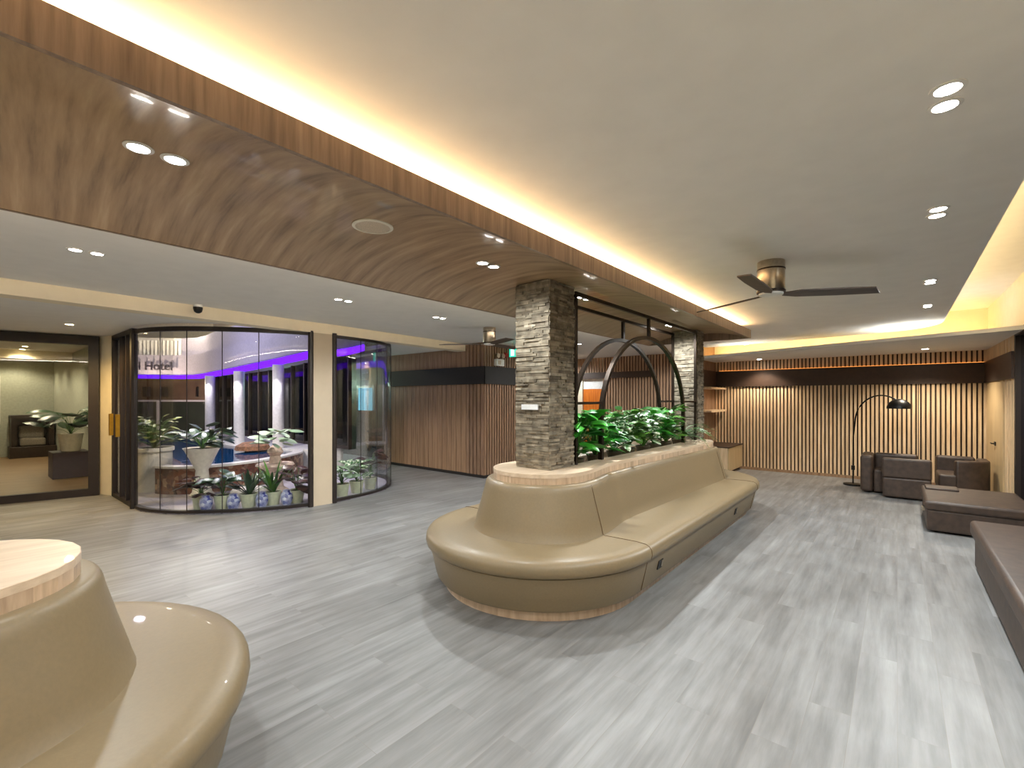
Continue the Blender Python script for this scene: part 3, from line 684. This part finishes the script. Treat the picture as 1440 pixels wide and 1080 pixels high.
def fan(loc, rot, label):
    f = empty('ceiling_fan', loc, label, 'ceiling fan', rz=rot)
    part('canopy', MB().lathe([(.098,0),(.1,-.004),(.1,-.06)], n=32), M['nickel'], f, local=True, smooth=40)
    part('ring', MB().lathe([(.102,-.06),(.103,-.062),(.103,-.07),(.102,-.072)], n=32), M['bronze'], f, local=True, smooth=40)
    part('motor_housing', MB().lathe([(.1,-.072),(.1,-.24),(.096,-.246)], n=32), M['nickel'], f, local=True, smooth=40)
    part('collar', MB().lathe([(.104,-.235),(.106,-.24),(.104,-.25),(.09,-.254)], n=32), M['bronze'], f, local=True, smooth=40)
    part('end_cap', MB().lathe([(.09,-.25),(.088,-.268),(.06,-.276),(.0,-.278)], n=32), M['whitepl'], f, local=True, smooth=40)
    for k in range(3):
        t = 2*PI*k/3; R_ = Matrix.Rotation(t, 3, 'Z') @ Matrix.Rotation(-.2, 3, 'X')
        pl = [(.09,-.025),(.2,-.062),(.5,-.07),(.72,-.062),(.8,.05),(.5,.06),(.2,.055),(.09,.025)]
        mb = MB().prism(pl, -.005, .005); mb.v = [tuple(R_ @ Vector(v)+Vector((0,0,-.262))) for v in mb.v]
        part('blade', mb, M['blade'], f, local=True)
fan((-.785,4.22,ZC), .5, 'brushed nickel ceiling fan with dark blades under the main ceiling')
fan((-4.99,5.46,ZL), 3.77, 'ceiling fan in the left ceiling, partly behind the nearer stone column')
sp_ = empty('ceiling_speaker', (-2.4,1.60,2.622), 'round flush speaker with pale rim in the walnut beam', 'speaker')
part('rim', MB().lathe([(.118,0),(.118,-.006),(.1,-.009),(.1,0)], n=40), M['potw'], sp_, local=True, smooth=30)
part('grille', MB().lathe([(.1,-.004),(.06,-.007),(0,-.008)], n=40), M['grille'], sp_, local=True, smooth=60)
cc = empty('security_camera', (-6.36,1.88,2.715), 'small black dome security camera on the cream beam', 'camera')
part('mount', MB().lathe([(.045,0),(.045,-.03)], (-6.42,1.88), 18, 2.715), M['whitepl'], cc, smooth=40)
part('dome', MB().lathe([(.05,-.03),(.05,-.05),(.04,-.085),(.02,-.1),(0,-.104)], (-6.42,1.88), 18, 2.715), M['black'], cc, smooth=50)
cc.location.z = 2.715

# ------------------------------------------------------------------ lounge furniture (right)
def cushion_box(name, x0, x1, y0, y1, z0, z1, mat, root, bev=.03, rz=0): return part(name, MB().box(x0,x1,y0,y1,z0,z1), mat, root, bevel=bev, seg=4)
o1 = empty('leather_daybed', (.86,4.2,0), 'long dark brown leather daybed along the right edge, nearest the camera', 'daybed', None)
cushion_box('base', .56,1.17,2.0,6.15,.02,.31,M['brown'],o1,.02)
cushion_box('seat', .53,1.185,1.97,6.2,.305,.445,M['brown'],o1,.035)
o2 = empty('leather_ottoman', (.73,8.1,0), 'wide dark brown leather ottoman between the daybed and the tub chairs', 'ottoman', None)
cushion_box('base', .27,1.17,7.46,8.72,.02,.27,M['brown'],o2,.02)
cushion_box('seat', .25,1.185,7.44,8.75,.262,.38,M['brown'],o2,.035)
part('bolster', MB().box(.29,.62,8.36,8.66,.375,.405), M['brown'], o2, bevel=.012, seg=3)
part('outlet', MB().box(.235,.27,7.85,7.92,.18,.23), M['nickel'], o2)
def tub(label, loc, build):
    c = empty('tub_chair', loc, label, 'armchair', 'brown leather tub chairs by the arc lamp'); build(c); return c
def A_(c):
    cushion_box('seat', -.31,.24,9.93,10.45,.02,.40,M['brown'],c,.03)
    cushion_box('backrest', -.31,.27,10.45,10.6,.02,.635,M['brown'],c,.04)
    cushion_box('arm', -.49,-.315,9.9,10.6,.02,.635,M['brown'],c,.05)
tub('brown leather tub chair beside the arc lamp base', (-.1,10.25,0), A_)
def B_(c):
    cushion_box('backrest', -.19,.41,9.58,9.72,.33,.64,M['brown'],c,.03)
    cushion_box('base', -.185,.405,9.585,9.72,.02,.335,M['brown'],c,.03)
    cushion_box('seat', -.17,.39,9.72,9.89,.02,.40,M['brown'],c,.03)
tub('brown leather chair in front, its broad flat back turned to the camera', (.11,9.72,0), B_)
def C_(c):
    cushion_box('seat', .50,.80,9.95,10.62,.02,.40,M['brown'],c,.03)
    cushion_box('backrest', .50,.98,10.62,10.78,.02,.635,M['brown'],c,.04)
    n = 10; th = .13; out = []
    for k in range(n+1):
        t = -PI/2+PI/2*k/n*1.0; out.append((.75+.36*math.cos(t), 10.3+.36*math.sin(t)))
    arc = [(.70,9.93)]+out+[(1.11,10.62)]
    part('arm', MB().wall(arc, .13, .02, .63, 1), M['brown'], c, bevel=.03, seg=3)
tub('brown leather tub chair with curved right arm, nearest the right wall', (.8,10.3,0), C_)
al = empty('arc_floor_lamp', (-.63,10.62,0), 'black arc floor lamp with dome shade leaning over the tub chairs', 'floor lamp')
part('base', MB().lathe([(.15,0),(.15,.025),(.14,.03),(.02,.032)], (-.63,10.62), 32), M['black'], al, smooth=40)
pts = [(-.63,10.62,.03),(-.63,10.62,.3),(-.625,10.61,.9),(-.6,10.6,1.15)]
for k in range(1, 15):
    t = PI*.72*k/14; pts.append((-.6+.36*(1-math.cos(t))*1.05, 10.6-.2*k/14, 1.15+.5*math.sin(t)))
part('pole', MB().tube(pts, .012, 10), M['black'], al, smooth=50)
part('collar', MB().tube([(-.63,10.62,.28),(-.63,10.62,.36)], .028, 12), M['black'], al, smooth=40)
hx, hy = .02, 10.4
part('shade', MB().lathe([(.0,.17),(.03,.168),(.09,.145),(.14,.10),(.165,.04),(.17,0),(.165,0),(.135,.095),(.085,.138),(0,.16)], (hx,hy), 32, 1.42), M['black'], al, smooth=40)
part('joint', MB().tube([pts[-1],(hx,hy,1.585)], .014, 8), M['black'], al)
# cabinet and shelves beside the slat wall
cb = empty('low_cabinet', (-3.0,10.85,0), 'low pale wood cabinet with dark top at the end of the slatted wall', 'cabinet')
part('carcass', MB().box(-3.29,-2.72,10.3,BY-.06,.06,.56), M['slat'], cb)
part('door', MB().box(-2.72,-2.70,10.31,10.86,.08,.55), M['doorbeige'], cb); part('door', MB().box(-2.72,-2.70,10.87,BY-.07,.08,.55), M['doorbeige'], cb)
part('top', MB().box(-3.29,-2.69,10.29,BY-.05,.56,.58), M['band'], cb); part('plinth', MB().box(-3.29,-2.76,10.33,BY-.06,0,.06), M['band'], cb)
for z, l in ((1.30,'lower floating wood shelf above the low cabinet'),(1.80,'upper floating wood shelf above the low cabinet')):
    single('wall_shelf', MB().box(-3.295,-3.04,10.3,BY-.06,z,z+.04), M['slat'], (-3.17,10.85,z), l, 'shelf', 'floating shelves above the low cabinet')

# ------------------------------------------------------------------ courtyard content
# raised pool
rim = [(-9.52,2.17),(-9.3,2.26),(-9.05,2.46),(-8.86,2.85),(-8.87,3.28),(-9.02,3.8),(-9.32,4.3),(-9.7,4.75),(-10.2,5.0)]
RF = fine(rim)
pl = empty('pool', (-11.5,3.6,0), 'raised blue pool with brown mosaic wall in the courtyard', 'pool')
part('mosaic_wall', MB().wall(RF, .14, 0, .44, 1), M['mosaic'], pl, smooth=60)
part('coping', MB().wall([(x+.03,y-.02) for x,y in RF], .2, .44, .475, 1), M['pooltile'], pl)
part('water', MB().prism([(x-.08,y+.05) for x,y in RF]+[(-10.9,4.35),(-12.4,4.2),(-14.6,4.35),(-18,4.6),(-19,3.6),(-12.5,2.95),(-9.62,2.64)], .1, .43), M['water'], pl)
part('deck', MB().prism([(-10.0,5.05),(-10.9,4.40),(-12.4,4.25),(-14.6,4.38),(-18,4.62),(-18,5.6),(-9.8,5.75)], .012, .47), M['pooltile'], pl)
part('deck', MB().prism([(-12.9,2.45),(-19,3.3),(-19,3.1),(-12.9,2.3)], .012, .47), M['statue'], pl)
single('rock', MB().lathe([(.0,.0),(.36,.01),(.33,.1),(.2,.17),(.0,.19)], (-10.95,4.25), 9, .46), M['rock'], (-10.95,4.25,.46), 'brown rock at the edge of the pool between two white columns', 'rock', smooth=30)
# white columns
colpos = [(-14.79,4.62),(-12.45,4.52),(-10.86,4.76),(-9.0,4.85)]
fas = []
def atpx(px, depth):
    u = (px-720)/654.; Fx, Fy, Rx, Ry = -.638, .770, .770, .638
    return (depth*(Fx+u*Rx), depth*(Fy+u*Ry))
F_ = [(150,14.3,2.22),(200,14.5,2.22),(250,14.6,2.21),(272,14.4,2.21),(285,13.9,2.22),(293,13.3,2.22),(332,11.7,2.27),(388,10.55,2.385),(437,9.4,2.45),(475,9.2,2.45),(496,9.2,2.5),(512,9.25,2.56)]
path = [atpx(p,d) for p,d,z in F_]; pz = [z for _,_,z in F_]
fb = empty('balcony', (path[0][0],path[0][1],2.2), 'pale curved hotel balcony with purple light strip above the pool', 'balcony')
part('fascia', MB().wall(path, .25, [z+.11 for z in pz], [2.95]*len(path), 1), M['lilac'], fb, smooth=40)
part('light_strip', MB().wall([(x+.02,y-.02) for x,y in path], .2, pz, [z+.11 for z in pz], 1), M['purple'], fb)
part('overhang', MB().wall(path, 1.4, [z+.115 for z in pz], [z+.14 for z in pz], 1), M['lilac'], fb)
par = [(x-.1,y+.12) for x,y in path]
part('parapet', MB().wall(par[2:9], .15, 2.951, 3.5, 1), M['lilac'], fb, smooth=40)
pb = MB()
for i in range(0, 2):
    a, b_ = Vector(par[i]), Vector(par[i+1])
    for k in range(9): p = a.lerp(b_, (k+.5)/9); pb.box(p.x-.035,p.x+.035,p.y-.035,p.y+.035,2.951,3.42)
pb.wall(par[0:3], .1, 3.42, 3.5, 1)
part('balustrade', pb, M['pooltile'], fb)
for i, (x, y) in enumerate(colpos[:3]):
    ztop = [2.22,2.26,2.36][i]
    single('white_column', MB().lathe([(.12,.47),(.12,ztop)], (x,y), 24), M['pooltile'], (x,y,.47),
           ['slim white round column farthest along the pool','middle white round column beside the pool rock','white round column nearest the cream pier'][i], 'column', 'white columns beside the pool', smooth=40)
# lettering on the fascia
def text(body, size, mat, name, p0, p1, z):
    cu = bpy.data.curves.new(name, 'FONT'); cu.body = body; cu.size = size; cu.extrude = .01; cu.offset = .006
    t = bpy.data.objects.new('tmp', cu); COL.objects.link(t); dg = bpy.context.evaluated_depsgraph_get()
    me = bpy.data.meshes.new_from_object(t.evaluated_get(dg)); bpy.data.objects.remove(t)
    me.materials.append(mat); o = bpy.data.objects.new(name, me); COL.objects.link(o)
    a, b_ = Vector((p0[0],p0[1],0)), Vector((p1[0],p1[1],0)); ang = math.atan2(b_.y-a.y, b_.x-a.x)
    o.rotation_euler = (PI/2, 0, ang); o.location = (p0[0],p0[1],z); return o
t0, t1 = atpx(194,14.38), atpx(236,14.46)
tx = text('l Hotel', .36, M['sign'], 'lettering', t0, t1, 2.48)
tag(tx, 'dark lettering reading Hotel on the pale balcony front', 'sign')
# upper storey and rear walls of the courtyard
up = struct('wall_courtyard', MB().wall([atpx(120,18.5),atpx(300,18.5),atpx(420,14)], .2, 2.95, 6.2, 1), M['tower'])
rearw = struct('wall_courtyard', MB().wall([atpx(140,16.6),atpx(215,16.4),atpx(292,16.0)], .2, 0, 2.5, 1), M['dbrown'])
part('dado', MB().wall([atpx(140,16.5),atpx(215,16.3),atpx(292,15.9)], .08, 0, 1.5, 1), M['dgreen'], rearw)
part('rail', MB().wall([atpx(140,16.4),atpx(215,16.2),atpx(292,15.8)], .1, 1.48, 1.54, 1), M['pooltile'], rearw)
for p in (222, 262): q = atpx(p,16.15); part('mullion', MB().box(q[0]-.04,q[0]+.04,q[1]-.04,q[1]+.04,.5,1.5), M['pooltile'], rearw)
for p in (206, 230, 275):
    q = atpx(p,16.25); part('panel', MB().box(q[0]-.3,q[0]+.3,q[1]-.05,q[1]+.05,1.66,2.0), M['frame'], rearw)
# glazed wall behind the columns
gw = empty('window_5', (-13,5.6,.47), kind='structure')
GA, GB = Vector((-17.4,5.65)), Vector((-9.3,5.62))
part('pane', MB().wall([GA,GB], .02, .47, 2.6, 1), M['dglass'], gw)
mu = MB()
for k in range(13):
    p = GA.lerp(GB, k/12); mu.box(p.x-.025,p.x+.025,p.y-.05,p.y+.03,.47,2.6)
mu.wall([GA+Vector((0,-.04)),GB+Vector((0,-.04))], .06, .47, .54, 1)
part('mullion', mu, M['frame'], gw)
struct('wall_courtyard', MB().box(-22,-9.72,8.0,8.15,0,6).box(-17.4,-9.8,7.2,7.3,0,2.6), M['dgreen'])
lw = empty('lit_window', (-11.7,7.17,1.2), 'pale blue lit window seen through the right curved glass', 'window')
for k in range(3): part('pane', MB().box(-11.42+.235*k,-11.24+.235*k,7.15,7.165,1.27,1.88), M['winlit'], lw)
part('window_frame', MB().box(-11.5,-10.7,7.166,7.195,1.2,1.95), M['frame'], lw)

# planter urns by the sliding door
urnp = [(.16,0),(.18,.02),(.14,.06),(.10,.3),(.09,.42),(.12,.48),(.24,.74),(.27,.78),(.25,.78),(.22,.74)]
potted('potted_shrub', (-8.75,2.62,.012), 'dark large-leaf shrub in a cream pedestal urn behind the curved glass', 'oval', M['leafd'], .42,.42,34,21,.2, M['potw'], .25,.78, None, 'plant', urnp)
tp = [(.26,0),(.26,.66),(.29,.68),(.29,.74),(.25,.74),(.24,.70)]
potted('potted_shrub', (-9.93,2.25,.012), 'yellow-green leafy bush in a square-shouldered cream planter by the sliding door', 'oval', M['leafy'], .6,.42,90,22,.1, M['potw'], .25,.74, None, 'plant', tp)
st = empty('fountain_figure', (-8.1,3.5,.012), 'pink stone fountain pedestal with leaves on top beside the cream pier', 'fountain')
part('pedestal', MB().lathe([(.2,0),(.22,.03),(.13,.1),(.1,.34),(.22,.42),(.3,.46),(.28,.49),(.1,.5),(.08,.62),(.13,.68),(.1,.74),(.04,.8),(0,.81)], (-8.1,3.5), 24, .012), M['statue'], st, smooth=40)
lf, stm = plant_mesh('oval', .35, .3, 26, 31, .15)
lf.v = [(v[0]-8.1,v[1]+3.5,v[2]+.75) for v in lf.v]; part('foliage', lf, M['leafp'], st, smooth=50)
single('garden_stool', MB().lathe([(.2,0),(.24,.03),(.26,.1),(.22,.16),(0,.17)], (-7.95,3.02), 24, .012), M['pooltile'], (-7.95,3.02,.012), 'low white rounded stone seat between pool and curved glass', 'stone seat', smooth=50)
# row of low pots inside the curved glass
kinds = [('purple-leaved plant in a pale pot at the left end of the row behind curved glass','oval',M['leafr'],.34,.2,20,.15),
         ('dark rosette plant in a pale pot second from the left in the glass-side row','oval',M['leafd'],.36,.2,26,.15),
         ('dark narrow-leaved plant in a pale pot in the middle of the glass-side row','strap',M['leafd'],.4,.2,22,.05),
         ('upright sword-leaved plant in a pale pot second from the right in the row','strap',M['leafm'],.46,.2,20,.045),
         ('reddish broad-leaved plant in a pale pot nearest the cream pier','oval',M['leafr'],.36,.2,22,.17)]
for (x, y), k in zip(((-7.72,2.3),(-7.49,2.5),(-7.30,2.78),(-7.19,3.07),(-7.05,3.36)), kinds):
    potted('potted_plant', (x,y,.012), k[0], k[1], k[2], k[3], k[4], k[5], int(x*-100), k[6], M['pot'], .115, .2, 'pots lined up inside the curved glass')
for (x, y), l in zip(((-7.50,2.22),(-7.3,2.5),(-7.13,2.82),(-7.0,3.12)), ('blue and white patterned jar, leftmost between the pale pots','blue and white patterned jar, second from left between the pale pots','blue and white patterned jar, third from left between the pale pots','blue and white patterned jar nearest the cream pier')):
    single('ceramic_jar', MB().lathe([(.05,0),(.07,.03),(.085,.1),(.075,.17),(.05,.2),(.055,.22),(.045,.22)], (x-.02,y+.08), 20, .012), M['bluepot'], (x,y,.012), l, 'jar', 'blue jars between the pots', smooth=50)
for (x, y), l, m_, sd_, hh in (((-6.93,4.06),'pale-leaved plant in a pot behind the right curved glass, nearest the pier',M['leafp'],51,.34),((-6.98,4.36),'white-flecked plant in a pot midway behind the right curved glass',M['leafv'],52,.4),((-7.1,4.7),'dark purple plant in a pot at the far end behind the right curved glass',M['leafr'],53,.55)):
    potted('potted_plant', (x-.03,y,.012), l, 'oval', m_, hh,.18,24,sd_,.14, M['pot'], .115,.2, 'pots behind the right curved glass')

# room beyond the left glass: console, plinth plant, tall lamp
cs = empty('fireplace', (-18.3,1.43,0), 'dark boxy fireplace surround behind the left glass wall', 'fireplace')
part('surround', MB().box(-18.58,-18.1,1.02,1.12,.3,1.06).box(-18.58,-18.1,1.74,1.84,.3,1.06).box(-18.58,-18.05,1.0,1.86,1.06,1.14).box(-18.59,-18.55,1.12,1.74,.3,1.06), M['darkwood'], cs)
part('hearth', MB().box(-18.59,-17.9,.98,1.87,0,.3), M['darkwood'], cs, bevel=.01)
part('cushion', MB().box(-18.5,-18.1,1.18,1.68,.3,.52).box(-18.54,-18.42,1.18,1.68,.5,.85), M['greycush'], cs, bevel=.05, seg=3)
pq = (-13.05,1.62)
single('plinth', MB().box(pq[0]-.33,pq[0]+.33,pq[1]-.35,pq[1]+.2,0,.52), M['purplecube'], (pq[0],pq[1],0), 'plum coloured cube plinth behind the left glass wall', 'plinth', bevel=.01)
potted('potted_plant', (pq[0]-.02,pq[1]-.05,.52), 'large dark-leaved plant in a white pot on the plum plinth', 'oval', M['leafd'], .55,.5,22,41,.3, M['potw'], .2,.36)
g8 = struct('trim_6', MB().box(-18.598,-18.57,-1.5,.85,.9,2.2), M['pooltile'])

# bare fill lights added to brighten the courtyard, no fixtures modelled
def point(x, y, z, e, col, r=.1):
    l = bpy.data.lights.new('courtyard_fill', 'POINT'); l.energy = e; l.color = col; l.shadow_soft_size = r
    o = bpy.data.objects.new('courtyard_fill', l); COL.objects.link(o); o.location = (x,y,z); return o
spot(-8.2,2.9,2.5,80,150,(1,.9,.85)); spot(-7.6,4.4,2.5,25,140,(1,.95,.9)); spot(-10,3.2,2.9,90,150,(.95,.9,1))
for x, y in colpos[:3]: spot(x+.25,y-.25,2.15,16,120,(.95,.9,1))
point(-12,2.6,3.6,80,(.85,.8,1)); point(-16.5,4.6,4.3,110,(1,.85,.6)); point(-17.3,3.6,2.0,40,(1,.75,.5)); point(-12.5,6.5,2.0,60,(.75,1,.8))

# ------------------------------------------------------------------ world, camera, colour
w = bpy.data.worlds.new('night'); sc.world = w; w.use_nodes = True
w.node_tree.nodes['Background'].inputs[0].default_value = (.02,.025,.06,1); w.node_tree.nodes['Background'].inputs[1].default_value = .6
cam = bpy.data.cameras.new('camera'); co = bpy.data.objects.new('camera', cam); COL.objects.link(co)
co.location = (0,0,1.6); co.rotation_euler = (PI/2, 0, math.atan2(542,654))
cam.sensor_width = 36; cam.lens = 36*654/1440; cam.shift_y = 20/1440; cam.clip_start = .05
sc.camera = co
sc.view_settings.view_transform = 'Standard'; sc.view_settings.look = 'None'; sc.view_settings.gamma = 1; sc.view_settings.use_curve_mapping = False
sc.view_settings.exposure = 1.14
